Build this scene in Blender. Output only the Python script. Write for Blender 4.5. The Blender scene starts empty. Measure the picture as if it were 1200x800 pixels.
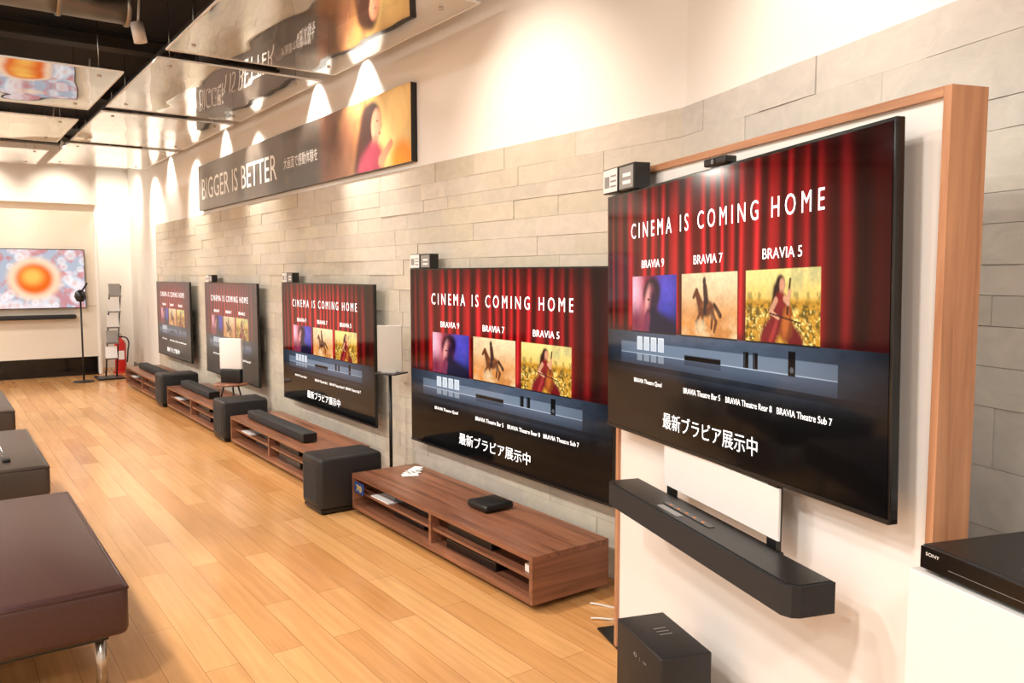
import bpy, bmesh, math, random
import numpy as np
from mathutils import Vector, Matrix
random.seed(4); np.random.seed(4)
SC=bpy.context.scene
COL=SC.collection
try: SC.view_settings.view_transform='Standard'
except Exception as e: print(e)

def s2l(c):
    return tuple(((v/255)/12.92 if v/255<=0.04045 else (((v/255)+0.055)/1.055)**2.4) for v in c)

# ---------------- materials ----------------
def newmat(name):
    m=bpy.data.materials.new(name); m.use_nodes=True
    nt=m.node_tree; nt.nodes.clear()
    out=nt.nodes.new('ShaderNodeOutputMaterial')
    b=nt.nodes.new('ShaderNodeBsdfPrincipled')
    nt.links.new(b.outputs[0],out.inputs[0])
    return m,nt,b,out
def N(nt,t): return nt.nodes.new(t)
def mixc(nt,fac,a,b,blend='MIX'):
    n=N(nt,'ShaderNodeMix'); n.data_type='RGBA'; n.blend_type=blend
    for sock,val in ((n.inputs[0],fac),(n.inputs[6],a),(n.inputs[7],b)):
        if hasattr(val,'node'): nt.links.new(val,sock)
        elif isinstance(val,(int,float)): sock.default_value=val
        else: sock.default_value=(*val,1)
    return n.outputs[2]
def plain(name,rgb,rough=.5,metal=0,var=.08,scale=30,bump=0,coat=0,spec=.5,emit=0):
    m,nt,b,out=newmat(name); c=s2l(rgb)
    tc=N(nt,'ShaderNodeTexCoord'); nz=N(nt,'ShaderNodeTexNoise'); nz.inputs['Scale'].default_value=scale; nz.inputs['Detail'].default_value=3
    nt.links.new(tc.outputs['Object'],nz.inputs['Vector'])
    col=mixc(nt,nz.outputs[0],tuple(v*(1-var) for v in c),tuple(min(1,v*(1+var)) for v in c))
    nt.links.new(col,b.inputs['Base Color'])
    b.inputs['Roughness'].default_value=rough; b.inputs['Metallic'].default_value=metal
    b.inputs['Specular IOR Level'].default_value=spec
    b.inputs['Coat Weight'].default_value=coat
    if bump:
        bp=N(nt,'ShaderNodeBump'); bp.inputs['Strength'].default_value=bump; bp.inputs['Distance'].default_value=.003
        nt.links.new(nz.outputs[0],bp.inputs['Height']); nt.links.new(bp.outputs[0],b.inputs['Normal'])
    if emit:
        b.inputs['Emission Color'].default_value=(*c,1); b.inputs['Emission Strength'].default_value=emit
    return m
def wood(name,c1,c2,axis='Y',rough=.4,sc=18):
    m,nt,b,out=newmat(name)
    tc=N(nt,'ShaderNodeTexCoord'); mp=N(nt,'ShaderNodeMapping')
    s=[sc,sc,sc]; s['XYZ'.index(axis)]=sc*.05; mp.inputs['Scale'].default_value=s
    nt.links.new(tc.outputs['Object'],mp.inputs['Vector'])
    nz=N(nt,'ShaderNodeTexNoise'); nz.inputs['Scale'].default_value=1.5; nz.inputs['Detail'].default_value=8; nz.inputs['Roughness'].default_value=.65; nz.inputs['Distortion'].default_value=.6
    nt.links.new(mp.outputs[0],nz.inputs['Vector'])
    cr=N(nt,'ShaderNodeValToRGB'); cr.color_ramp.elements[0].position=.33; cr.color_ramp.elements[1].position=.68
    cr.color_ramp.elements[0].color=(*s2l(c1),1); cr.color_ramp.elements[1].color=(*s2l(c2),1)
    nt.links.new(nz.outputs[0],cr.inputs[0]); nt.links.new(cr.outputs[0],b.inputs['Base Color'])
    b.inputs['Roughness'].default_value=rough
    return m
def floormat():
    m,nt,b,out=newmat('oak_planks')
    tc=N(nt,'ShaderNodeTexCoord'); sp=N(nt,'ShaderNodeSeparateXYZ'); cb=N(nt,'ShaderNodeCombineXYZ')
    nt.links.new(tc.outputs['Object'],sp.inputs[0]); nt.links.new(sp.outputs[1],cb.inputs[0]); nt.links.new(sp.outputs[0],cb.inputs[1])
    br=N(nt,'ShaderNodeTexBrick'); br.offset=.41; br.inputs['Scale'].default_value=1
    br.inputs['Brick Width'].default_value=1.15; br.inputs['Row Height'].default_value=.125
    br.inputs['Mortar Size'].default_value=.0012; br.inputs['Mortar Smooth'].default_value=.3
    br.inputs['Color1'].default_value=(*s2l((222,171,114)),1); br.inputs['Color2'].default_value=(*s2l((196,140,84)),1)
    br.inputs['Mortar'].default_value=(*s2l((146,98,56)),1)
    nt.links.new(cb.outputs[0],br.inputs['Vector'])
    mp=N(nt,'ShaderNodeMapping'); mp.inputs['Scale'].default_value=(22,1.2,1)
    nt.links.new(tc.outputs['Object'],mp.inputs['Vector'])
    nz=N(nt,'ShaderNodeTexNoise'); nz.inputs['Scale'].default_value=1.6; nz.inputs['Detail'].default_value=7; nz.inputs['Distortion'].default_value=.4
    nt.links.new(mp.outputs[0],nz.inputs['Vector'])
    cr=N(nt,'ShaderNodeValToRGB'); cr.color_ramp.elements[0].position=.3; cr.color_ramp.elements[1].position=.7
    cr.color_ramp.elements[0].color=(.84,.82,.79,1); cr.color_ramp.elements[1].color=(1.04,1.04,1.04,1)
    nt.links.new(nz.outputs[0],cr.inputs[0])
    col=mixc(nt,1.0,br.outputs['Color'],cr.outputs[0],'MULTIPLY')
    nt.links.new(col,b.inputs['Base Color'])
    b.inputs['Roughness'].default_value=.19; b.inputs['Specular IOR Level'].default_value=.6
    bp=N(nt,'ShaderNodeBump'); bp.inputs['Strength'].default_value=.2; bp.inputs['Distance'].default_value=.002; bp.invert=True
    nt.links.new(br.outputs['Fac'],bp.inputs['Height']); nt.links.new(bp.outputs[0],b.inputs['Normal'])
    return m
def stonemat():
    m,nt,b,out=newmat('split_stone')
    at=N(nt,'ShaderNodeAttribute'); at.attribute_name='Col'
    tc=N(nt,'ShaderNodeTexCoord'); mp=N(nt,'ShaderNodeMapping'); mp.inputs['Scale'].default_value=(1,1,1.6)
    nt.links.new(tc.outputs['Object'],mp.inputs['Vector'])
    nz=N(nt,'ShaderNodeTexNoise'); nz.inputs['Scale'].default_value=9; nz.inputs['Detail'].default_value=9; nz.inputs['Roughness'].default_value=.62; nz.inputs['Distortion'].default_value=1.0
    nt.links.new(mp.outputs[0],nz.inputs['Vector'])
    cr=N(nt,'ShaderNodeValToRGB'); cr.color_ramp.elements[0].position=.3; cr.color_ramp.elements[1].position=.7
    cr.color_ramp.elements[0].color=(.9,.9,.91,1); cr.color_ramp.elements[1].color=(1.05,1.045,1.035,1)
    nt.links.new(nz.outputs[0],cr.inputs[0])
    col=mixc(nt,1.0,at.outputs['Color'],cr.outputs[0],'MULTIPLY')
    nt.links.new(col,b.inputs['Base Color']); b.inputs['Roughness'].default_value=.75; b.inputs['Specular IOR Level'].default_value=.25
    bp=N(nt,'ShaderNodeBump'); bp.inputs['Strength'].default_value=.45; bp.inputs['Distance'].default_value=.005
    nt.links.new(nz.outputs[0],bp.inputs['Height']); nt.links.new(bp.outputs[0],b.inputs['Normal'])
    return m
def screenmat(name,strength,rough=.1,base=.004,spec=.5):
    m,nt,b,out=newmat(name)
    at=N(nt,'ShaderNodeAttribute'); at.attribute_name='Col'
    b.inputs['Base Color'].default_value=(base,base,base,1); b.inputs['Roughness'].default_value=rough
    b.inputs['Specular IOR Level'].default_value=spec
    nt.links.new(at.outputs['Color'],b.inputs['Emission Color']); b.inputs['Emission Strength'].default_value=strength
    return m
def printmat(name):
    m,nt,b,out=newmat(name)
    at=N(nt,'ShaderNodeAttribute'); at.attribute_name='Col'
    nt.links.new(at.outputs['Color'],b.inputs['Base Color']); b.inputs['Roughness'].default_value=.3
    b.inputs['Specular IOR Level'].default_value=.7
    return m
def mirrormat():
    m,nt,b,out=newmat('semi_mirror_acrylic'); nt.nodes.remove(b)
    g=N(nt,'ShaderNodeBsdfGlossy'); g.inputs['Roughness'].default_value=.012; g.inputs['Color'].default_value=(.93,.91,.88,1)
    t=N(nt,'ShaderNodeBsdfTransparent'); t.inputs['Color'].default_value=(.95,.95,.95,1)
    mx=N(nt,'ShaderNodeMixShader'); mx.inputs[0].default_value=.68
    tc=N(nt,'ShaderNodeTexCoord'); nz=N(nt,'ShaderNodeTexNoise'); nz.inputs['Scale'].default_value=2.2; nz.inputs['Detail'].default_value=0
    nt.links.new(tc.outputs['Object'],nz.inputs['Vector'])
    bp=N(nt,'ShaderNodeBump'); bp.inputs['Strength'].default_value=.22; bp.inputs['Distance'].default_value=.03
    nt.links.new(nz.outputs[0],bp.inputs['Height']); nt.links.new(bp.outputs[0],g.inputs['Normal'])
    nt.links.new(t.outputs[0],mx.inputs[1]); nt.links.new(g.outputs[0],mx.inputs[2]); nt.links.new(mx.outputs[0],out.inputs[0])
    return m

M=dict(
 white=plain('white_paint',(240,237,232),.7,var=.02,scale=3,bump=.05),
 panelw=plain('panel_white',(236,232,228),.55,var=.015,scale=4),
 cream=plain('cream_panel',(228,220,206),.6,var=.03,scale=3),
 dark=plain('ceiling_black',(34,28,24),.8,var=.4,scale=2),
 black=plain('black_plastic',(20,20,21),.35,var=.15),
 gloss=plain('gloss_black',(12,12,13),.12,var=.1,spec=.5),
 fabric=plain('speaker_fabric',(34,33,34),.75,var=.5,scale=500,bump=.4),
 vinyl=plain('subwoofer_vinyl',(28,27,28),.5,var=.25,scale=60,bump=.2),
 steel=plain('brushed_steel',(190,188,184),.25,1,var=.1),
 duct=plain('galvanised_duct',(150,142,132),.35,.9,var=.3,scale=8,bump=.5),
 duct2=plain('dark_duct',(66,58,50),.6,.3,var=.3,scale=6),
 leather=plain('brown_leather',(64,38,36),.33,var=.2,scale=120,bump=.25),
 leatherg=plain('dark_leather',(66,57,52),.33,var=.15,scale=120,bump=.25),
 paper=plain('paper_white',(240,240,240),.6,var=.02),
 grey=plain('grey_card',(150,148,146),.6,var=.1),
 acry=plain('frosted_board',(200,195,187),.4,var=.03),
 red=plain('extinguisher_red',(200,30,24),.3,var=.05),
 blue=plain('card_blue',(30,60,120),.5,var=.2),
 yellow=plain('card_yellow',(235,200,40),.5,var=.1),
 orange=plain('card_orange',(225,130,60),.5,var=.2),
 whitep=plain('white_plastic',(232,230,228),.35,var=.02),
 walnut=wood('walnut',(96,58,42),(156,104,78),'Y',.33),
 walnutx=wood('walnut_end',(100,62,44),(150,100,74),'X',.4),
 frame=wood('light_walnut',(156,106,76),(198,146,108),'Z',.45),
 floor=floormat(), stone=stonemat(), mirror=mirrormat(),
 screen=screenmat('lit_screen',1.2,.07,.002,spec=.2), screen_hazed=screenmat('lit_screen_haze',.8,.3,.075,.5), banner=printmat('banner_print'),  # second screen: viewing haze put into its grey base and dimmer emission
 txt=plain('screen_text_white',(255,255,255),.4,var=0,emit=1.1),
 btxt=plain('print_text_white',(245,243,240),.4,var=0),
 cable=plain('white_cable',(225,222,216),.5),
)

# ---------------- geometry helpers ----------------
def root(name,loc=(0,0,0),rz=0):
    e=bpy.data.objects.new(name,None); e.location=loc; e.rotation_euler=(0,0,rz); e.empty_display_size=.1
    COL.objects.link(e); return e
def link(name,me,parent=None,mat=None,smooth=False):
    o=bpy.data.objects.new(name,me); COL.objects.link(o)
    if parent is not None: o.parent=parent
    if mat is not None and len(me.materials)==0: me.materials.append(mat)
    if smooth:
        for p in me.polygons: p.use_smooth=True
    return o
def bm2(name,bm,parent,mat,smooth=False):
    bmesh.ops.recalc_face_normals(bm,faces=bm.faces)
    me=bpy.data.meshes.new(name); bm.to_mesh(me); bm.free()
    return link(name,me,parent,mat,smooth)
def bmbox(bm,x0,x1,y0,y1,z0,z1):
    vs=[bm.verts.new((x,y,z)) for x in (x0,x1) for y in (y0,y1) for z in (z0,z1)]
    for f in ((0,1,3,2),(4,6,7,5),(0,4,5,1),(2,3,7,6),(0,2,6,4),(1,5,7,3)): bm.faces.new([vs[i] for i in f])
def box(parent,name,x0,x1,y0,y1,z0,z1,mat,bev=0,seg=2):
    bm=bmesh.new(); bmbox(bm,x0,x1,y0,y1,z0,z1)
    if bev: bmesh.ops.bevel(bm,geom=list(bm.edges),offset=bev,segments=seg,profile=.5,affect='EDGES')
    o=bm2(name,bm,parent,mat)
    if bev and seg>2:
        for p in o.data.polygons: p.use_smooth=True
        try:
            o.data.set_sharp_from_angle(angle=math.radians(40))
        except Exception: pass
    return o
def cyl(parent,name,p,q,r,mat,r2=None,n=24):
    p=Vector(p);q=Vector(q);d=q-p
    bm=bmesh.new(); bmesh.ops.create_cone(bm,cap_ends=True,segments=n,radius1=r,radius2=r if r2 is None else r2,depth=d.length)
    rot=Vector((0,0,1)).rotation_difference(d.normalized()).to_matrix().to_4x4()
    bmesh.ops.transform(bm,matrix=Matrix.Translation((p+q)/2)@rot,verts=bm.verts)
    o=bm2(name,bm,parent,mat)
    for f in o.data.polygons: f.use_smooth=len(f.vertices)==4
    return o
def lathe(parent,name,prof,cx,cy,mat,n=28):
    bm=bmesh.new(); rings=[]
    for r,z in prof:
        rings.append([bm.verts.new((cx+max(r,1e-4)*math.cos(2*math.pi*i/n),cy+max(r,1e-4)*math.sin(2*math.pi*i/n),z)) for i in range(n)])
    for a,b in zip(rings,rings[1:]):
        for i in range(n): bm.faces.new((a[i],a[(i+1)%n],b[(i+1)%n],b[i]))
    bm.faces.new(rings[0]); bm.faces.new(rings[-1])
    return bm2(name,bm,parent,mat,True)
def tube(parent,name,pts,r,mat):
    cu=bpy.data.curves.new(name,'CURVE'); cu.dimensions='3D'; cu.bevel_depth=r; cu.bevel_resolution=3
    sp=cu.splines.new('BEZIER'); sp.bezier_points.add(len(pts)-1)
    for bp,p in zip(sp.bezier_points,pts):
        bp.co=p; bp.handle_left_type='AUTO'; bp.handle_right_type='AUTO'
    o=bpy.data.objects.new(name,cu); COL.objects.link(o); o.parent=parent; cu.materials.append(mat); return o
def prism(parent,name,poly,z0,z1,mat):
    bm=bmesh.new()
    a=[bm.verts.new((x,y,z0)) for x,y in poly]; b=[bm.verts.new((x,y,z1)) for x,y in poly]
    n=len(poly)
    for i in range(n): bm.faces.new((a[i],a[(i+1)%n],b[(i+1)%n],b[i]))
    bm.faces.new(a); bm.faces.new(b)
    return bm2(name,bm,parent,mat)

_t={}
def tmesh(body,key,mat):
    k=(body,key)
    if k in _t: return _t[k]
    cu=bpy.data.curves.new('t','FONT'); cu.body=body; cu.size=1; cu.resolution_u=3
    if key: cu.space_character=key
    o=bpy.data.objects.new('t',cu); COL.objects.link(o); bpy.context.view_layer.update()
    me=bpy.data.meshes.new_from_object(o.evaluated_get(bpy.context.evaluated_depsgraph_get()))
    bpy.data.objects.remove(o)
    n=len(me.vertices); co=np.zeros(n*3,dtype=np.float32); me.vertices.foreach_get('co',co); co=co.reshape(-1,3)
    if n:
        mn=co.min(0); mx=co.max(0)
        x=(co[:,0]-(mn[0]+mx[0])/2)/(mx[0]-mn[0]); y=(co[:,1]-(mn[1]+mx[1])/2)/(mx[1]-mn[1])
        out=np.stack([np.zeros(n),-x,y],1).astype(np.float32)
        me.vertices.foreach_set('co',out.ravel())
    me.materials.clear(); me.materials.append(mat); me.update()
    _t[k]=me; return me
def text(parent,name,body,x,y,z,w,h,mat,space=None):
    me=tmesh(body,space,mat)
    o=bpy.data.objects.new(name,me); COL.objects.link(o); o.parent=parent
    o.location=(x,y,z); o.scale=(1,w,h); return o

# ---------------- painted picture grids ----------------
def sm(e0,e1,x):
    t=np.clip((x-e0)/(e1-e0),0,1); return t*t*(3-2*t)
def L(c): return np.array(s2l(c))
def put(img,mask,c):
    m=mask[...,None]; c=L(c) if isinstance(c,tuple) else c
    img[:]=img*(1-m)+c*m
def ell(x,y,cx,cy,rx,ry,rot=0,soft=.15):
    c,s=math.cos(rot),math.sin(rot); dx=x-cx; dy=y-cy
    d=np.sqrt(((dx*c+dy*s)/rx)**2+((-dx*s+dy*c)/ry)**2)
    return 1-sm(1-soft,1+soft,d)
def cap(x,y,x1,y1,x2,y2,w,w2=None):
    w2=w if w2 is None else w2
    dx,dy=x2-x1,y2-y1; t=np.clip(((x-x1)*dx+(y-y1)*dy)/(dx*dx+dy*dy+1e-9),0,1)
    d=np.hypot(x-x1-t*dx,y-y1-t*dy); ww=w+(w2-w)*t
    return 1-sm(.6,1.25,d/ww)
def vnoise(x,y,seed=0):
    def h(i,j):
        v=np.sin(i*127.1+j*311.7+seed*74.7)*43758.5453; return v-np.floor(v)
    i=np.floor(x);j=np.floor(y);f=x-i;g=y-j;f=f*f*(3-2*f);g=g*g*(3-2*g)
    return (h(i,j)*(1-f)+h(i+1,j)*f)*(1-g)+(h(i,j+1)*(1-f)+h(i+1,j+1)*f)*g
def fbm(x,y,s=0): return .5*vnoise(x,y,s)+.28*vnoise(2*x,2*y,s+1)+.15*vnoise(4*x,4*y,s+2)+.07*vnoise(8*x,8*y,s+3)
def rect(u,v,u0,u1,v0,v1): return ((u>=u0)&(u<=u1)&(v>=v0)&(v<=v1)).astype(float)

def pic_face(p,q):
    im=np.zeros(p.shape+(3,)); g=sm(0,1.7,p)[...,None]
    im[:]=L((40,30,80))*(1-g)+L((20,30,104))*g
    put(im,ell(p,q,.35,.45,.55,.6,.3,.9),(186,42,54))
    put(im,ell(p,q,.05,.35,.32,.55,0,.8),(250,186,204))
    put(im,ell(p,q,.15,.85,.35,.3,.2,.9),(120,26,60))
    put(im,ell(p,q,1.35,.25,.35,.4,.4,.9),(84,74,190))
    put(im,ell(p,q,1.2,.75,.3,.3,0,.9)*.7,(40,60,170))
    put(im,ell(p,q,.78,.30,.34,.28,-.3,.3),(22,12,24))
    put(im,ell(p,q,.70,.48,.20,.31,.25,.35),(180,92,104))
    put(im,ell(p,q,.62,.42,.08,.2,.3,.9)*.8,(242,170,160))
    put(im,ell(p,q,.86,.5,.15,.33,.1,.6),(44,20,50))
    put(im,ell(p,q,.66,.42,.05,.02,.1,.5),(40,16,24)); put(im,ell(p,q,.64,.62,.05,.025,.1,.5),(150,30,40))
    put(im,cap(p,q,.8,.8,1.5,1.1,.26,.4),(18,14,46))
    put(im,cap(p,q,.62,.74,.55,1.0,.12),(120,44,76))
    im*=(.8+.4*fbm(p*12,q*12,21))[...,None]
    return im
def pic_horse(p,q):
    im=np.zeros(p.shape+(3,)); g=sm(0,.8,q)[...,None]
    im[:]=L((246,216,168))*(1-g)+L((212,138,72))*g
    n=fbm(p*4,q*5,3)[...,None]; im*=.76+.55*n
    c=(104,52,28)
    put(im,ell(p,q,.8,.56,.26,.13,-.08,.25),c); put(im,cap(p,q,.62,.5,.5,.3,.1,.06),c); put(im,cap(p,q,.5,.28,.4,.38,.055,.035),c)
    for a in ((.62,.62,.5,.78),(.5,.78,.56,.92),(.68,.64,.72,.88),(.98,.6,1.1,.76),(1.1,.76,1.04,.92),(1.0,.62,.96,.86)): put(im,cap(p,q,*a,.045,.03),c)
    put(im,cap(p,q,1.05,.5,1.22,.66,.04,.05),(70,34,20))
    put(im,ell(p,q,.78,.5,.14,.05,-.1,.6)*.5,(176,104,60))
    put(im,cap(p,q,.8,.44,.76,.22,.08,.07),(70,42,36)); put(im,ell(p,q,.74,.13,.05,.07,0,.4),(60,38,30)); put(im,cap(p,q,.78,.42,.76,.62,.05),(50,34,34))
    put(im,sm(.35,.8,fbm(p*3,q*5,9))*sm(.5,.9,q)*.75,(248,214,164))
    im*=(.85+.3*fbm(p*20,q*20,23))[...,None]
    return im
def pic_cello(p,q):
    im=np.zeros(p.shape+(3,)); g=sm(0,.5,q)[...,None]
    im[:]=L((255,226,140))*(1-g)+L((240,196,96))*g
    put(im,sm(.45,.7,fbm(p*5,q*3,5))*sm(.55,.1,q)*.8,(190,180,120))
    put(im,sm(.5,.6,fbm(p*9,q*3,15))*sm(.28,.34,q)*(1-sm(.4,.48,q))*.6,(110,96,50))
    f=fbm(p*14,q*16,7); put(im,sm(.36,.46,q),(206,146,44)); put(im,sm(.4,.5,q)*sm(.42,.62,f),(110,84,24)); put(im,sm(.5,.6,q)*sm(.58,.7,fbm(p*22,q*22,8)),(255,226,130))
    put(im,cap(p,q,.78,.28,.7,.52,.12,.08),(40,16,12)); put(im,ell(p,q,.84,.2,.105,.13,0,.25),(44,18,14)); put(im,ell(p,q,.88,.22,.062,.1,0,.3),(220,150,116))
    put(im,cap(p,q,.86,.3,.86,.38,.04),(208,140,106))
    put(im,cap(p,q,.85,.44,.83,.64,.15,.13),(136,24,28)); put(im,cap(p,q,.8,.68,.55,.95,.17,.2),(126,20,28)); put(im,cap(p,q,.9,.7,1.2,.98,.13,.17),(110,16,24))
    put(im,cap(p,q,.76,.72,.62,.98,.04,.05)*.6,(190,60,56))
    put(im,cap(p,q,.74,.42,.62,.58,.05,.04),(214,148,114)); put(im,cap(p,q,.62,.58,.8,.66,.04,.03),(222,156,120))
    put(im,ell(p,q,.98,.8,.15,.17,.2,.25),(130,56,20)); put(im,ell(p,q,1.0,.6,.11,.12,.2,.25),(140,60,20)); put(im,ell(p,q,.97,.72,.08,.2,.2,.5),(190,98,40))
    put(im,cap(p,q,1.0,.6,1.06,.14,.022),(50,26,18)); put(im,cap(p,q,1.0,.42,1.06,.3,.04,.035),(222,156,120)); put(im,cap(p,q,.95,.4,1.02,.46,.05,.04),(222,156,120))
    put(im,cap(p,q,.6,.6,1.3,.72,.012),(60,26,18))
    im*=(.85+.3*fbm(p*26,q*26,27))[...,None]
    return im
def paint_cinema(U,V):
    x=U*16/9; im=np.zeros(U.shape+(3,))
    ph=x*74+3.0*np.sin(x*5.3+.7)+1.6*np.sin(x*13)+.25*np.sin(V*7+x*9)
    fold=.5+.5*np.sin(ph); fold=fold*.72+.28*(.5+.5*np.sin(ph*1.61+1))
    light=np.exp(-((U-.47)/.41)**4)*(.6+.4*np.exp(-((V-.34)/.28)**2))
    light=light*(.42+.58*sm(-.02,.13,V))
    light*=.78+.44*fbm(U*5,V*2,31)
    b=(.07+1.05*fold**2.0)*light
    im[...,0]=.78*b+.008; im[...,1]=.016*b*(.3+fold*fold); im[...,2]=.022*b*(.3+fold*fold)
    put(im,sm(.545,.575,V)*.6,(50,6,10))
    st=(V>.578).astype(float)
    base=np.zeros_like(im); kk=np.exp(-((U-.48)/.42)**4); k=(kk*(1-sm(.6,.82,V)))[...,None]
    base[:]=L((7,9,13))*(1-k)+L((74,86,104))*k
    base*= (.75+.5*fbm(U*30,V*40,2))[...,None]
    im[:]=im*(1-st[...,None])+base*st[...,None]
    put(im,rect(U,V,.08,.89,.625,.668)*(.25+.6*kk),(122,136,154))
    put(im,rect(U,V,.08,.89,.668,.672)*(.3+.7*kk),(196,208,222))
    put(im,rect(U,V,.08,.89,.672,.715)*(.25+.6*kk),(84,98,118))
    put(im,rect(U,V,.08,.89,.672,.715)*sm(.672,.715,V)*.5,(30,36,48))
    put(im,rect(U,V,.0,1,.715,.735)*.6,(12,14,19))
    put(im,sm(.725,.78,V)*.9,(6,6,9)); put(im,sm(.8,.86,V),(4,4,5))
    for i in range(4):
        u0=.17+i*.036; put(im,rect(U,V,u0,u0+.027,.60,.655),(226,230,236)); put(im,rect(U,V,u0+.002,u0+.025,.604,.65)*.5,(180,186,196))
        put(im,rect(U,V,u0,u0+.027,.672,.70)*.35,(200,208,216))
    put(im,rect(U,V,.40,.545,.652,.672),(12,12,14)); put(im,rect(U,V,.4,.545,.651,.655),(70,74,80)); put(im,rect(U,V,.4,.545,.674,.69)*.5,(30,34,44))
    for u0 in (.625,.655): put(im,rect(U,V,u0,u0+.016,.615,.668),(12,12,14)); put(im,rect(U,V,u0+.003,u0+.006,.618,.664)*.5,(80,84,92))
    put(im,rect(U,V,.762,.782,.60,.674),(12,12,16)); put(im,ell(U,V,.772,.655,.005,.009),(90,94,100))
    for u0,u1,f in ((.144,.364,pic_face),(.386,.603,pic_horse),(.631,.846,pic_cello)):
        m=rect(U,V,u0,u1,.352,.577); p=(U-u0)/(u1-u0)*1.7; q=(V-.352)/.225
        im2=f(p,q); im[:]=np.where(m[...,None]>0,im2,im)
        put(im,(rect(U,V,u0,u1,.577,.582)),(30,20,20))
    return np.clip(im,0,1.2)
def paint_macro(U,V):
    x=U*16/9; im=np.zeros(U.shape+(3,)); im[:]=L((176,182,196))
    put(im,sm(.45,.6,fbm(x*4,V*5,1)),(226,212,216)); put(im,sm(.48,.68,fbm(x*7,V*7,11))*.7,(206,112,108))
    for k in range(34):
        cx,cy=random.random()*1.78,random.random(); r=.05+.07*random.random()
        put(im,ell(x,V,cx,cy,r,r,0,.3)*.55,(240,238,240)); put(im,ell(x,V,cx,cy,r*.35,r*.35,0,.6)*.4,(222,166,140))
    put(im,ell(x,V,1.0,.5,.40,.36,0,.2),(252,212,176)); put(im,ell(x,V,1.0,.5,.28,.26,0,.25),(230,104,32)); put(im,ell(x,V,.97,.46,.15,.13,0,.7),(255,190,90))
    return im
def paint_banner(U,V):
    x=U*10; im=np.zeros(U.shape+(3,)); g=sm(0,.7,U)[...,None]
    im[:]=L((96,88,80))*(1-g)+L((58,50,46))*g
    put(im,sm(.35,.65,fbm(x*.9,V*1.2,4))*.35,(134,120,108))
    m=sm(.69,.73,U); g2=sm(.72,1,U)[...,None]
    pic=L((112,66,44))*(1-g2)+L((238,180,100))*g2; im[:]=im*(1-m[...,None])+pic*m[...,None]
    put(im,sm(.45,.7,fbm(x*3,V*2,6))*m*.5,(70,40,30))
    # young woman in profile against the sunset
    put(im,ell(x,V,9.6,.35,.5,.6,0,.9),(255,224,150))
    put(im,cap(x,V,8.75,.30,8.55,.95,.24,.3)*m,(48,24,20))
    put(im,ell(x,V,8.9,.33,.26,.27,0,.2),(48,24,20)); put(im,ell(x,V,9.02,.4,.155,.22,.1,.2),(214,146,116))
    put(im,ell(x,V,9.16,.42,.04,.03,.2,.4),(214,146,116)); put(im,ell(x,V,9.05,.35,.03,.015,0,.4),(60,30,26)); put(im,ell(x,V,9.11,.52,.035,.016,0,.4),(170,60,60))
    put(im,cap(x,V,8.98,.6,8.95,.72,.08),(196,128,100))
    put(im,cap(x,V,8.95,.88,8.75,1.05,.3,.36),(150,52,74)); put(im,cap(x,V,9.15,.9,9.45,.7,.09,.06),(204,136,106))
    put(im,ell(x,V,9.75,.95,.3,.25,0,.4),(240,150,40)); put(im,ell(x,V,8.1,.6,.35,.6,.3,.5)*m*.7,(80,44,36))
    im*=(.8+.4*fbm(x*5,V*3,41))[...,None]
    return im
def gridmesh(name,fn,nu,nv,mat,facing='x'):
    u=np.linspace(0,1,nu+1); v=np.linspace(0,1,nv+1); U,V=np.meshgrid(u,v)
    if facing=='x': co=np.stack([np.zeros_like(U),.5-U,.5-V],-1)
    else: co=np.stack([U-.5,np.zeros_like(U),.5-V],-1)
    me=bpy.data.meshes.new(name); nV=co.shape[0]*co.shape[1]
    i=np.arange(nv)[:,None]*(nu+1)+np.arange(nu)[None,:]
    q=np.stack([i,i+nu+1,i+nu+2,i+1],-1).reshape(-1)
    me.vertices.add(nV); me.vertices.foreach_set('co',co.astype(np.float32).ravel())
    me.loops.add(len(q)); me.loops.foreach_set('vertex_index',q.astype(np.int32))
    me.polygons.add(nu*nv); me.polygons.foreach_set('loop_start',(np.arange(nu*nv)*4).astype(np.int32)); me.polygons.foreach_set('loop_total',np.full(nu*nv,4,dtype=np.int32))
    me.update(calc_edges=True)
    at=me.color_attributes.new('Col','FLOAT_COLOR','POINT')
    c=np.ones((nV,4),dtype=np.float32); c[:,:3]=fn(U,V).reshape(-1,3); at.data.foreach_set('color',c.ravel())
    me.materials.append(mat); return me
CIN=gridmesh('cinema_picture',paint_cinema,640,360,M['screen'])
CIN2=gridmesh('cinema_picture_small',paint_cinema,320,180,M['screen_hazed'])
MAC=gridmesh('macro_picture',paint_macro,220,124,M['screen'],'y')
BAN=gridmesh('banner_picture',paint_banner,900,90,M['banner'])

# ================= ROOM =================
WX=2.60; STONE=2.145; CH=3.32; A5=-math.radians(18.0)
YB=2.383
floor=box(None,'floor',-5,4.2,-3.2,14.3,-.1,0,M['floor'])
box(None,'ceiling',-5,4.2,-3.2,14.3,CH,CH+.1,M['dark'])
wr=box(None,'wall_right',WX,WX+.15,YB-.02,14.2,0,CH,M['white'])
LN=5.6
w2=box(None,'wall_right_angled',0,.15,-LN,0.0,0,CH,M['white']); w2.location=(WX,YB,0); w2.rotation_euler=(0,0,A5)
box(None,'wall_far',-5,WX+.15,14.0,14.2,0,CH,M['white'])
box(None,'wall_left',-5.1,-4.9,-3.2,14.2,0,CH,M['white'])
box(None,'wall_back',-5,4.2,-3.2,-3.0,0,CH,M['white'])

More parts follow.
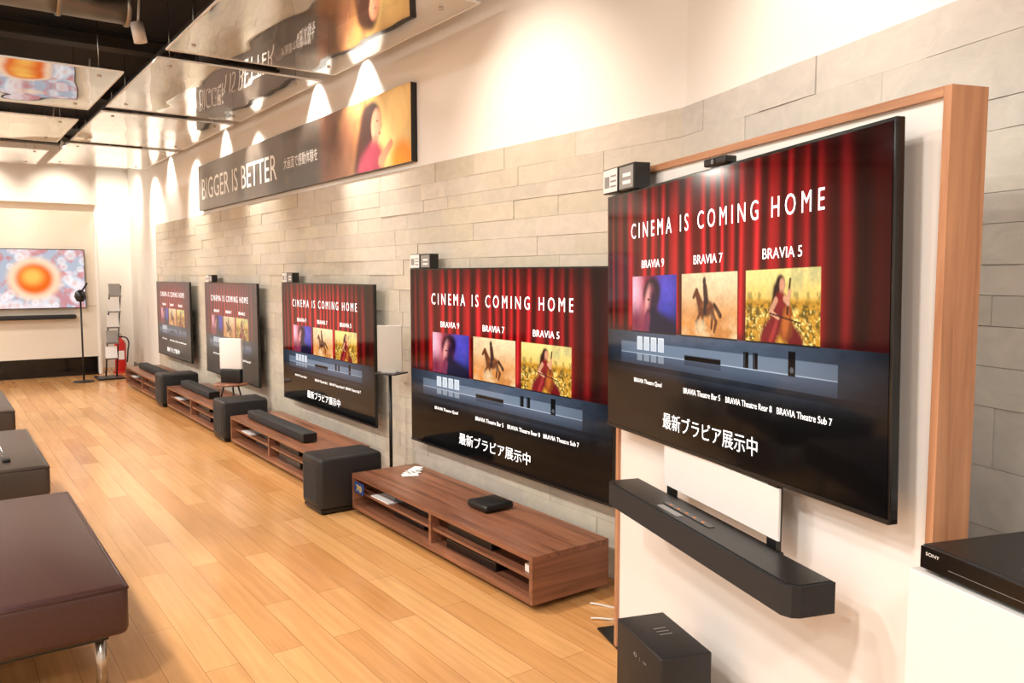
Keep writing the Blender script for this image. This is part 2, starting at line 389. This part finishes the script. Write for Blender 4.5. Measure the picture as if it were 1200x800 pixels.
def cladding(name,length,height,loc,rz,ydir=1,bc=(203,195,181)):
    verts=[];faces=[];cols=[]
    z=0
    base=np.array(s2l(bc))
    while z<height-.01:
        h=random.choice([.075,.1,.1,.15]); 
        if z+h>height-.04: h=height-z
        y=-random.random()*.3
        while y<length:
            w=random.choice([.3,.38,.45,.6]); y1=min(y+w,length); y0=max(y,0)
            if y1-y0>.01:
                d=.014+random.random()*.005; g=.0007
                k=len(verts); a,b=(y0+g,y1-g); d2=d+random.uniform(-.002,.002)
                if ydir<0: a,b=-b,-a
                verts+=[(0,a,z+g),(0,b,z+g),(0,b,z+h-g),(0,a,z+h-g),(-d,a,z+g),(-d2,b,z+g),(-d2,b,z+h-g),(-d,a,z+h-g)]
                faces+=[(k+4,k+7,k+6,k+5),(k,k+1,k+5,k+4),(k+2,k+3,k+7,k+6),(k+1,k+2,k+6,k+5),(k,k+4,k+7,k+3)]
                t=1+random.uniform(-.07,.06); c=base*t*np.array([1,1+random.uniform(-.01,.01),1+random.uniform(-.04,.03)])
                cols+=[c]*8
            y+=w
        z+=h
    me=bpy.data.meshes.new(name); me.from_pydata(verts,[],faces); me.update()
    at=me.color_attributes.new('Col','FLOAT_COLOR','POINT')
    c=np.ones((len(verts),4),dtype=np.float32); c[:,:3]=np.array(cols); at.data.foreach_set('color',c.ravel())
    o=link(name,me,None,M['stone']); o.location=loc; o.rotation_euler=(0,0,rz); return o
cladding('wall_right_stone_cladding',12.15-YB,STONE,(WX,YB,0),0,1)
cladding('wall_right_angled_stone_cladding',LN-.1,STONE,(WX,YB,0),A5,-1,(200,196,189))
box(None,'baseboard_right',WX-.012,WX,12.15,14.0,0,.07,M['grey'])

fw=root('wall_far_feature',(0,13.1,0))
box(fw,'lower_panel',-4.8,1.95,0,.88,.27,1.0,M['cream'])
box(fw,'upper_panel',-4.8,1.95,.0,.88,1.006,2.45,M['cream'])
box(fw,'seam',-4.8,1.95,.02,.88,1.0,1.006,M['grey'])
box(fw,'side_return',1.95,2.0,-.02,.88,0,2.5,M['white'],.02,3)
box(fw,'header',-4.8,2.0,-.12,.88,2.45,CH,M['white'])
box(fw,'black_base',-4.8,1.93,.03,.88,0,.27,M['gloss'])
sb=root('shelf_soundbar',(1.05,13.0,0))
box(sb,'bar',-.6,.62,-.04,.1,.83,.89,M['fabric'],.015,3)

# ================= CEILING =================
def cpanel(x0,x1,y0,y1,z):
    r=root('ceiling_mirror_panel',((x0+x1)/2,(y0+y1)/2,z)); hx=(x1-x0)/2; hy=(y1-y0)/2
    box(r,'sheet',-hx,hx,-hy,hy,-.003,.003,M['mirror'])
    for sx in(-1,1):
        box(r,'edge_x',sx*hx-.004,sx*hx+.004,-hy,hy,-.006,.006,M['whitep'])
        box(r,'edge_y',-hx,hx,sx*hy-.004,sx*hy+.004,-.006,.006,M['whitep'])
        for sy in(-1,1):
            cyl(r,'rod',(sx*(hx-.12),sy*(hy-.2),.003),(sx*(hx-.12),sy*(hy-.2),CH-z),.003,M['steel'],n=8)
            cyl(r,'boss',(sx*(hx-.12),sy*(hy-.2),-.01),(sx*(hx-.12),sy*(hy-.2),.012),.015,M['steel'],n=16)
for y0,y1 in((3.7,5.62),(5.85,7.8),(8.02,9.95),(10.15,12.1)): cpanel(1.3,2.44,y0,y1,2.89)
for x0,y0,y1 in((.2,6.2,7.75),(.2,8.3,9.8),(.1,10.5,11.9)): cpanel(x0,1.15,y0,y1,2.84)
def ductrun(p,q,r,mat,name='air_duct'):
    rt=root(name); p=Vector(p);q=Vector(q); n=int((q-p).length/.35)
    cyl(rt,'pipe',p,q,r,mat)
    for i in range(n+1):
        c=p.lerp(q,i/max(n,1)); d=(q-p).normalized()*.012
        cyl(rt,'rib',c-d,c+d,r+.012,mat)
ductrun((-3,5.5,3.07),(1.05,5.5,3.07),.10,M['duct'])
ductrun((-3,8.05,3.03),(.75,8.05,3.03),.13,M['duct'])
ductrun((-3,10.1,3.05),(.75,10.1,3.05),.12,M['duct'])
ductrun((1.8,4.0,3.08),(1.8,11.9,3.08),.07,M['duct2'])
ct=root('cable_tray')
for x in(1.5,1.62): box(ct,'rail',x,x+.015,3.9,11.9,3.12,3.15,M['duct2'])
for i in range(27): box(ct,'rung',1.5,1.635,4.0+i*.29,4.02+i*.29,3.125,3.14,M['duct2'])
for y in(4.9,7.1,9.2,11.2,12.6):
    bb=root('ceiling_beam'); box(bb,'flange_top',-4.8,2.55,y-.08,y+.08,3.3,3.32,M['dark']); box(bb,'web',-4.8,2.55,y-.01,y+.01,3.22,3.3,M['duct2']); box(bb,'flange_bottom',-4.8,2.55,y-.08,y+.08,3.2,3.22,M['duct2'])

# ================= LIGHTS =================
WARM=(1,.87,.72); NEUT=(1,.94,.865)
def aim(o,t):
    d=Vector(t)-o.location; o.rotation_euler=d.to_track_quat('-Z','Y').to_euler()
def spot(loc,tgt,power,ang=60,blend=.6,col=WARM,r=.04):
    rt=root('track_spotlight',loc)
    d=(Vector(tgt)-Vector(loc)).normalized()
    cyl(rt,'can',(-d*.14),(-d*.012),.042,M['whitep']); cyl(rt,'stem',-d*.1,(0,0,CH-loc[2]),.008,M['whitep'],n=10)
    l=bpy.data.lights.new('spot_lamp','SPOT'); l.energy=power; l.spot_size=math.radians(ang); l.spot_blend=blend; l.color=col; l.shadow_soft_size=r
    o=bpy.data.objects.new('spot_lamp',l); COL.objects.link(o); o.location=loc; aim(o,tgt); return o
def down(x,y,power,col=NEUT,size=.4):
    rt=root('added_downlight',(x,y,CH-.02)); lathe(rt,'ring',[(size/2+.03,.018),(size/2+.03,-.02),(size/2,-.02),(size/2,.018)],0,0,M['whitep'])
    l=bpy.data.lights.new('added_down_lamp','AREA'); l.shape='DISK'; l.size=size; l.energy=power; l.color=col
    o=bpy.data.objects.new('added_down_lamp',l); COL.objects.link(o); o.location=(x,y,CH-.06)
for y in(-1.2,1.2,3.6,6.0,8.4,10.8,13): down(-.9,y,86)  # unseen downlight rows, added to light wall and benches from the left
for y in(0,3.5,7,10.5): down(-3.2,y,70)
for y,ty,p in((5.735,5.4,150),(7.9,7.7,110),(10.05,9.95,130),(12.3,12.1,110)):
    spot((2.1,y,2.98),(2.58,ty,2.35),p,70,.8,(1,.92,.8))
for y,p in((5.42,120),(6.3,120),(8.8,35),(11.2,60)):
    spot((2.48,y,3.06),(2.59,y,2.55),p,80,.7,(1,.94,.84),.03)
for y,p in((3.4,95),(1.6,70)): spot((1.5,y,3.1),(2.6 if y>2.4 else 2.3,y,1.9),p,80,.9)
for y in(3.5,5.95,8.0,10.5): spot((1.22,y,2.98 if y in(5.95,8.0) else 3.05),(1.75,y,0),190,56,.75)
spot((.2,2.2,3.1),(1.7,1.4,1.0),60,60,.8)
for x in(.6,1.5): spot((x,12.15,3.1),(x,13.1,2.2),60,70,.8)
spot((2.25,12.78,3.1),(2.35,13.9,2.0),120,90,.8)  # extra spot added to brighten the far recess
wd=bpy.data.worlds.new('world'); SC.world=wd; wd.use_nodes=True
wd.node_tree.nodes['Background'].inputs[0].default_value=(1,.92,.82,1); wd.node_tree.nodes['Background'].inputs[1].default_value=.3

# ================= TVs =================
def tv(name,cx,cy,z0,w,h,rz=0,arm=.1,roll=0,mesh=None):
    r=root(name,(cx,cy,z0+h/2),rz); r.rotation_euler=(roll,0,rz); b=.008
    box(r,'bezel',0.0,.022,-w/2,w/2,-h/2,h/2,M['gloss'],.002)
    box(r,'rear_housing',.022,.05,-w*.42,w*.42,-h*.42,h*.25,M['black'],.008)
    s=bpy.data.objects.new('screen',mesh or CIN); COL.objects.link(s); s.parent=r; s.location=(-.0012,0,.002); s.scale=(1,w-2*b,h-2*b-.004)
    box(r,'bottom_trim',-.003,.02,-w/2,w/2,-h/2,-h/2+.01,M['black'])
    box(r,'wall_bracket',.05,arm,-.2,.2,-.2,.1,M['black'])
    def T(nm,body,u0,u1,v,hh,sp=None):
        text(r,nm,body,-.0032,(.5-(u0+u1)/2)*w,(.5-v)*h,(u1-u0)*w,hh*h,M['txt'],sp)
    T('title','CINEMA IS COMING HOME',.144,.85,.168,.062,1.6)
    T('label_a','BRAVIA 9',.20,.31,.305,.032); T('label_b','BRAVIA 7',.44,.55,.305,.032); T('label_c','BRAVIA 5',.683,.795,.305,.032)
    T('cap_a','BRAVIA Theatre Quad',.16,.30,.775,.02); T('cap_b','BRAVIA Theatre Bar 5',.40,.545,.775,.02)
    T('cap_c','BRAVIA Theatre Rear 8',.565,.715,.775,.02); T('cap_d','BRAVIA Theatre Sub 7',.73,.875,.775,.02)
    T('headline','最新ブラビア展示中',.307,.672,.905,.062)
    return r
tv('wall_mounted_tv',2.48,3.625,.395,1.90,1.095,arm=.097)
tv('wall_mounted_tv',2.48,6.0,.385,1.80,1.0,arm=.097)
tv('wall_mounted_tv',2.48,8.45,.385,1.78,.985,arm=.097,mesh=CIN2)
tv('wall_mounted_tv',2.48,10.85,.40,1.72,.965,arm=.097,mesh=CIN2)
O5=(1.809,1.556)
tv('wall_mounted_tv',O5[0],O5[1],.916,1.402,.835,A5,arm=.07,roll=-math.radians(1.5))
ft=root('lobby_tv',(1.09,13.02,1.395))
box(ft,'bezel',-.72,.72,0,.025,-.415,.415,M['gloss'],.002); box(ft,'rear_housing',-.5,.5,.025,.079,-.3,.2,M['black'])
s=bpy.data.objects.new('screen',MAC); COL.objects.link(s); s.parent=ft; s.location=(0,-.002,0); s.scale=(1.42,1,.81)

def topboxes(x,y,z,rz,sc=1):
    r=root('accessory_box_pair',(x,y,z),rz)
    box(r,'box_a',-.03,.03,.005*sc,.125*sc,0,.088*sc,M['black'],.002); box(r,'label_a',-.0315,-.030,.008*sc,.122*sc,.004,.084*sc,M['paper'])
    box(r,'box_b',-.03,.03,-.125*sc,-.005*sc,0,.088*sc,M['black'],.002); box(r,'label_b',-.0315,-.030,-.118*sc,-.012*sc,.006,.08*sc,M['grey'])
    box(r,'print',-.0322,-.0315,.07*sc,.11*sc,.02,.06*sc,M['grey'])
    for k in range(3): box(r,'print',-.0322,-.0315,.015*sc,.06*sc,.02+k*.018*sc,.026+k*.018*sc,M['grey'])
    for k in range(2): box(r,'print',-.0322,-.0315,-.10*sc,-.04*sc,.02+k*.025*sc,.032+k*.025*sc,M['paper'])
def loc5(lx,ly):
    c,s=math.cos(A5),math.sin(A5); return (O5[0]+lx*c-ly*s,O5[1]+lx*s+ly*c)
p=loc5(.012,.585); topboxes(p[0],p[1],1.74,A5)
topboxes(2.495,4.42,1.491,0,1); topboxes(2.495,6.72,1.386,0,.95); topboxes(2.495,9.1,1.371,0,.9)
p=loc5(.005,-.03); wc=root('webcam',(p[0],p[1],1.7535),A5)
box(wc,'body',-.02,.02,-.055,.055,.0,.022,M['black'],.005,3); box(wc,'clip',-.012,.03,-.02,.02,-.0005,.004,M['black']); cyl(wc,'lens',(-.024,0,.011),(-.018,0,.011),.008,M['gloss'])

# ================= freestanding display panel =================
dp=root('display_partition',(O5[0],O5[1],0),A5)
ya,yb=-.757,.765; fx=.068; th=.093; zt=1.822
box(dp,'core',fx+.012,fx+th-.004,ya+.02,yb-.02,0,zt-.02,M['panelw'])
box(dp,'post_near',fx-.0,fx+th,ya,ya+.02,0,zt,M['frame'],.001)
box(dp,'post_far',fx,fx+th,yb-.02,yb,0,zt,M['frame'],.001)
box(dp,'top_rail',fx,fx+th,ya+.02,yb-.02,zt-.02,zt,wood('rail_wood',(156,106,76),(198,146,108),'Y',.45))
box(dp,'foot_plate',fx,fx+th+.05,yb-.1,yb+.16,0,.008,M['black'])
box(dp,'spacer_board',.003,.009,-.339,.26,.78,.914,M['whitep'])
box(dp,'bracket_arm_l',.004,.02,.2,.24,.74,.95,M['black']); box(dp,'bracket_arm_r',.004,.02,-.33,-.29,.74,.95,M['black'])
box(dp,'bracket_plate',-.02,.02,-.34,.25,.735,.75,M['black'])

s5=root('wall_soundbar',(O5[0],O5[1],0),A5)
x0,x1,y0,y1=-.13,-.008,-.567,.42; c=.03
prism(s5,'body',[(x0,y0+c),(x0+.012,y0+.008),(x0+c,y0),(x1,y0),(x1,y1),(x0+c,y1),(x0+.012,y1-.008),(x0,y1-c)],.688,.760,M['fabric'])
prism(s5,'top_plate',[(x0+.012,y0+c),(x0+c,y0+.008),(x1-.004,y0+.008),(x1-.004,y1-.008),(x0+c,y1-.008),(x0+.012,y1-c)],.760,.762,M['black'])
box(s5,'control_strip',-.075,-.055,-.14,.12,.762,.764,M['gloss'],)
for i in range(5): box(s5,'icon',-.068,-.062,-.1+i*.045,-.088+i*.045,.764,.7645,M['orange'])
box(s5,'remote_label',-.105,-.085,-.02,.1,.762,.7635,M['grey'])

sw=root('tower_subwoofer',(O5[0],O5[1],0),A5)
box(sw,'cabinet',-.19,-.03,-.10,.19,.012,.388,M['vinyl'],.006,3)
for a in(-.17,-.05):
    for b in(-.08,.17): cyl(sw,'foot',(a,b,0),(a,b,.014),.014,M['black'])
text(sw,'badge','0 : =',-.191,.03,.33,.08,.012,M['grey'])
for k in range(3): box(sw,'sticker_line',-.12,-.08,.04+k*.02,.043+k*.02,.3885,.3892,M['grey'])

pd=root('white_pedestal',(O5[0],O5[1],0),A5)
box(pd,'body',-.107,.30,-1.5,-.877,.05,.915,M['whitep'],.002); box(pd,'plinth',-.09,.28,-1.48,-.897,0,.05,M['black'])
pl=root('disc_player',(O5[0],O5[1],.915),A5)
box(pl,'case',-.095,.17,-1.325,-.895,.006,.05,M['black'],.003); box(pl,'front_glass',-.101,-.094,-1.323,-.897,.008,.048,M['gloss'],.001)
for a in(-.07,.14):
    for b in(-1.29,-.93): cyl(pl,'foot',(a,b,0),(a,b,.007),.015,M['black'])
text(pl,'badge','SONY',-.1018,-.925,.037,.03,.006,M['btxt'])
box(pl,'tray_line',-.1016,-.101,-1.2,-.96,.022,.0225,M['grey'])
box(pl,'label',-.04,.03,-1.15,-1.05,.05,.0505,M['grey'])
box(pl,'label',-.05,-.01,-1.27,-1.18,.05,.0505,M['grey'])

# ================= cabinets =================
def cabinet(y0,y1,card=False):
    x0,x1,zt=2.04,2.48,.245; r=root('low_tv_cabinet',((x0+x1)/2,(y0+y1)/2,0)); X=(x1-x0)/2; Y=(y1-y0)/2; t=.024
    box(r,'plinth',-X+.06,X-.04,-Y+.06,Y-.06,0,.03,M['black'])
    box(r,'bottom',-X,X,-Y+t,Y-t,.03,.03+t,M['walnut'],.001)
    box(r,'top',-X,X,-Y,Y,zt-t,zt,M['walnut'],.0015)
    box(r,'side_near',-X,X,-Y,-Y+t,.03,zt-t,M['walnutx'],.001); box(r,'side_far',-X,X,Y-t,Y,.03,zt-t,M['walnutx'],.001)
    box(r,'back',X-.015,X,-Y+t,Y-t,.03+t,zt-t,M['walnut'])
    box(r,'shelf',-X+.03,X-.015,-Y+t,Y-t,.125,.14,M['walnut'])
    box(r,'divider',-X+.02,X-.015,-.012,.012,.03+t,zt-t,M['walnut'])
    box(r,'receiver',-X+.09,X-.08,.1,.53,.141,.205,M['gloss'],.003); box(r,'recorder',-X+.07,X-.1,-.5,-.1,.141,.2,M['black'],.003)
    box(r,'player',-X+.06,X-.1,-.55,-.1,.0545,.1,M['gloss'],.003); box(r,'hub',-X+.1,X-.15,.2,.55,.0545,.1,M['black'],.003)
    box(r,'papers',-X+.03,-X+.2,Y-.42,Y-.2,.1405,.146,M['paper']); box(r,'small_box',-X+.05,-X+.12,-Y+.04,-Y+.12,.1405,.175,M['whitep'])
    if card:
        box(r,'price_card',-X-.006,-X-.001,Y-.17,Y-.05,.14,.205,M['blue']); text(r,'price_figures','70',-X-.0065,Y-.11,.172,.07,.038,M['yellow'])
    return r
cabinet(2.70,4.53,True); cabinet(5.2,7.0); cabinet(7.5,9.3); cabinet(9.8,11.6)
rb=root('set_top_box',(2.31,3.42,.246)); box(rb,'body',-.09,.09,-.09,.09,.004,.042,M['black'],.016,4)
for a in(-.05,.05): 
    for b in(-.05,.05): cyl(rb,'foot',(a,b,0),(a,b,.006),.01,M['black'])
lf=root('leaflet_fan',(2.34,4.3,.246))
for i in range(4):
    o=box(lf,'leaflet',-.05,.05,-.03,.03,.001+i*.003,.003+i*.003,M['paper']); o.rotation_euler=(0,0,.35*i-.4); o.location=(.03*i-.04,.03*i-.03,0)
for k in range(3): box(lf,'print',-.04+k*.03,-.03+k*.03,-.02,.02,.0125,.0128,M['grey'])
def tabletop_bar(y,l=.9,x=2.2):
    r=root('soundbar',(x,y,.246)); box(r,'body',-.055,.055,-l/2,l/2,.005,.072,M['fabric'],.012,3); box(r,'end_cap',-.052,.052,-l/2-.002,-l/2+.012,.009,.068,M['black'],.002)
    for b in(-l*.4,l*.4): box(r,'foot',-.03,.03,b-.02,b+.02,0,.006,M['black'])
tabletop_bar(6.15,1.25,2.17); tabletop_bar(8.6,1.1,2.2); tabletop_bar(10.7,1.2,2.2)

def sub(x0,x1,y0,y1,h=.385):
    r=root('subwoofer',((x0+x1)/2,(y0+y1)/2,0)); X=(x1-x0)/2; Y=(y1-y0)/2
    box(r,'cabinet',-X,X,-Y,Y,.03,h,M['vinyl'],.028,4)
    box(r,'grille',-X-.004,-X+.01,-Y+.04,Y-.04,.07,h-.05,M['fabric'],.004)
    box(r,'base',-X+.01,X-.01,-Y+.01,Y-.01,.012,.034,M['black'],.004)
    for a in(-X+.05,X-.05):
        for b in(-Y+.05,Y-.05): cyl(r,'foot',(a,b,0),(a,b,.014),.02,M['black'])
sub(1.84,2.26,4.55,4.84,.35); sub(2.0,2.4,7.08,7.4,.36); sub(2.0,2.4,9.38,9.7,.36)

st=root('sign_stand',(2.44,4.79,0))
lathe(st,'base',[(.0,0),(.11,0),(.11,.008),(.015,.014)],0,0,M['black']); cyl(st,'pole',(0,0,.01),(0,0,.80),.011,M['black'])
o=box(st,'tray',-.08,.08,-.09,.09,.80,.81,M['black'],.002); o.rotation_euler=(0,0,.5)
o=box(st,'board',-.006,.006,-.085,.085,.812,1.12,M['acry'],.004,3); o.rotation_euler=(0,0,.75)
o=box(st,'board_foot',-.03,.03,-.05,.05,.81,.818,M['acry']); o.rotation_euler=(0,0,.75)
rt=root('round_riser_table',(2.27,7.72,.25))
lathe(rt,'top',[(.0,.165),(.155,.165),(.16,.17),(.16,.18),(.155,.185),(0,.185)],0,0,M['walnut'])
for k in range(3):
    a=k*2.09+.4; cyl(rt,'leg',(.12*math.cos(a),.12*math.sin(a),0),(.07*math.cos(a),.07*math.sin(a),.166),.008,M['black'])
ps=root('white_panel_speaker',(2.27,7.72,.436)); 
for nm,a in (('panel',(-.01,.02,-.12,.12,.13,.42,M['whitep'],.008,3)),('base',(-.02,.03,-.11,.11,0,.13,M['black'],.01,3))):
    o=box(ps,nm,*a); o.rotation_euler=(0,0,.65)

cb=root('power_cables')
tube(cb,'cable_a',[(2.56,2.62,.5),(2.5,2.6,.25),(2.53,2.55,.06),(2.42,2.5,.008),(2.3,2.62,.008)],.004,M['cable'])
tube(cb,'cable_b',[(2.56,2.56,.4),(2.46,2.5,.2),(2.5,2.42,.05),(2.35,2.4,.008),(2.2,2.5,.008)],.004,M['cable'])
# ================= benches =================
def bench(x0,x1,y0,y1,mat,zt=.405,th=.175):
    r=root('leather_bench',((x0+x1)/2,(y0+y1)/2,0)); X=(x1-x0)/2; Y=(y1-y0)/2
    bm=bmesh.new(); bmbox(bm,-X,X,-Y,Y,zt-th,zt)
    bmesh.ops.bevel(bm,geom=list(bm.edges),offset=.028,segments=4,profile=.5,affect='EDGES')
    bm2('cushion',bm,r,mat,True)
    z=zt-.02; P=[(-X,-Y),(X,-Y),(X,Y),(-X,Y)]
    for i in range(4):
        a,b=P[i],P[(i+1)%4]
        cyl(r,'piping',(a[0]*.985,a[1]*.992,z+.008),(b[0]*.985,b[1]*.992,z+.008),.006,mat,n=10)
    box(r,'underframe',-X+.06,X-.06,-Y+.06,Y-.06,zt-th-.025,zt-th+.002,M['black'])
    for a in(-X+.08,X-.08):
        for b in(-Y+.1,Y-.1): cyl(r,'leg',(a,b,0),(a,b,zt-th-.02),.018,M['steel']); 
bench(-.25,.50,2.93,4.42,M['leather']); bench(-.25,.49,5.06,6.4,M['leatherg']); bench(-.25,.49,7.3,8.65,M['leatherg'])
rm=root('tethered_remote',(.3,5.35,.406)); box(rm,'remote',-.02,.02,-.08,.08,0,.016,M['black'],.006,3)
tube(rm,'tether',[(0,.08,.01),(-.05,.2,.12),(-.12,.15,.2),(-.2,0,.12),(-.25,-.1,.006)],.003,M['steel'])

# ================= far corner items =================
br=root('brochure_rack',(1.98,12.5,0))
box(br,'base',-.16,.18,-.2,.2,0,.025,M['black'],.004)
for x in(-.02,.12): cyl(br,'post',(x,.1,.02),(x+.1,.14,1.3),.01,M['black'],n=12)
cs=['paper','grey','paper','whitep','grey']
for i in range(5):
    z=.28+i*.22
    o=box(br,'pocket',-.03,.14,.0,.012,-.02,.0,M['steel']); o.location=(.02*i,.04+.01*i,z); 
    o=box(br,'leaflets',-.02,.13,-.004,.006,0,.17,M[cs[i]]); o.location=(.02*i,.05+.01*i,z); o.rotation_euler=(-.25,0,0)
cm=root('dome_head_stand',(1.64,12.3,0))
lathe(cm,'base',[(0,0),(.13,0),(.13,.012),(.02,.02)],0,0,M['black']); cyl(cm,'pole',(0,0,.015),(0,0,1.1),.012,M['black'])
lathe(cm,'head',[(0,1.08),(.05,1.1),(.075,1.16),(.06,1.22),(.02,1.25),(0,1.252)],0,0,M['black'])
cyl(cm,'arm',(0,0,1.2),(.08,-.05,1.34),.012,M['black'])
fe=root('fire_extinguisher',(2.26,13.2,0))
lathe(fe,'body',[(0,.03),(.07,.03),(.078,.05),(.078,.42),(.06,.47),(.025,.5),(.025,.52),(0,.52)],0,0,M['red'])
lathe(fe,'stand',[(0,0),(.1,0),(.1,.03),(0,.03)],0,0,M['red']); box(fe,'handle',-.07,.03,-.012,.012,.52,.55,M['black'],.004); box(fe,'lever',-.08,.02,-.01,.01,.565,.58,M['black'],.003)
cyl(fe,'valve',(0,0,.51),(0,0,.57),.012,M['steel']); tube(fe,'hose',[(.02,0,.54),(.1,0,.5),(.1,-.02,.3),(.085,-.02,.15)],.01,M['black']); box(fe,'label',-.04,.04,-.081,-.074,.2,.33,M['paper'])
# ================= banner =================
bn=root('wall_banner',(WX,7.21,2.43)); W,H=5.06,.5
box(bn,'board',-.045,-.0,-W/2,W/2,-H/2,H/2,M['black'],.001)
s=bpy.data.objects.new('print',BAN); COL.objects.link(s); s.parent=bn; s.location=(-.0462,0,0); s.scale=(1,W,H)
text(bn,'slogan','BIGGER IS BETTER',-.048,W*(.5-.27),-.02,W*.48,H*.46,M['btxt'])
text(bn,'subtitle','大画面で感動体験を',-.048,W*(.5-.62),-.02,W*.15,H*.2,M['btxt'])

# ================= CAMERA =================
cam=bpy.data.cameras.new('camera'); cam.sensor_width=36; cam.lens=950/1200*36
co=bpy.data.objects.new('camera',cam); COL.objects.link(co); co.location=(0,0,1.45)
co.rotation_euler=(math.radians(90-4.69),0,-math.radians(35.6)); SC.camera=co
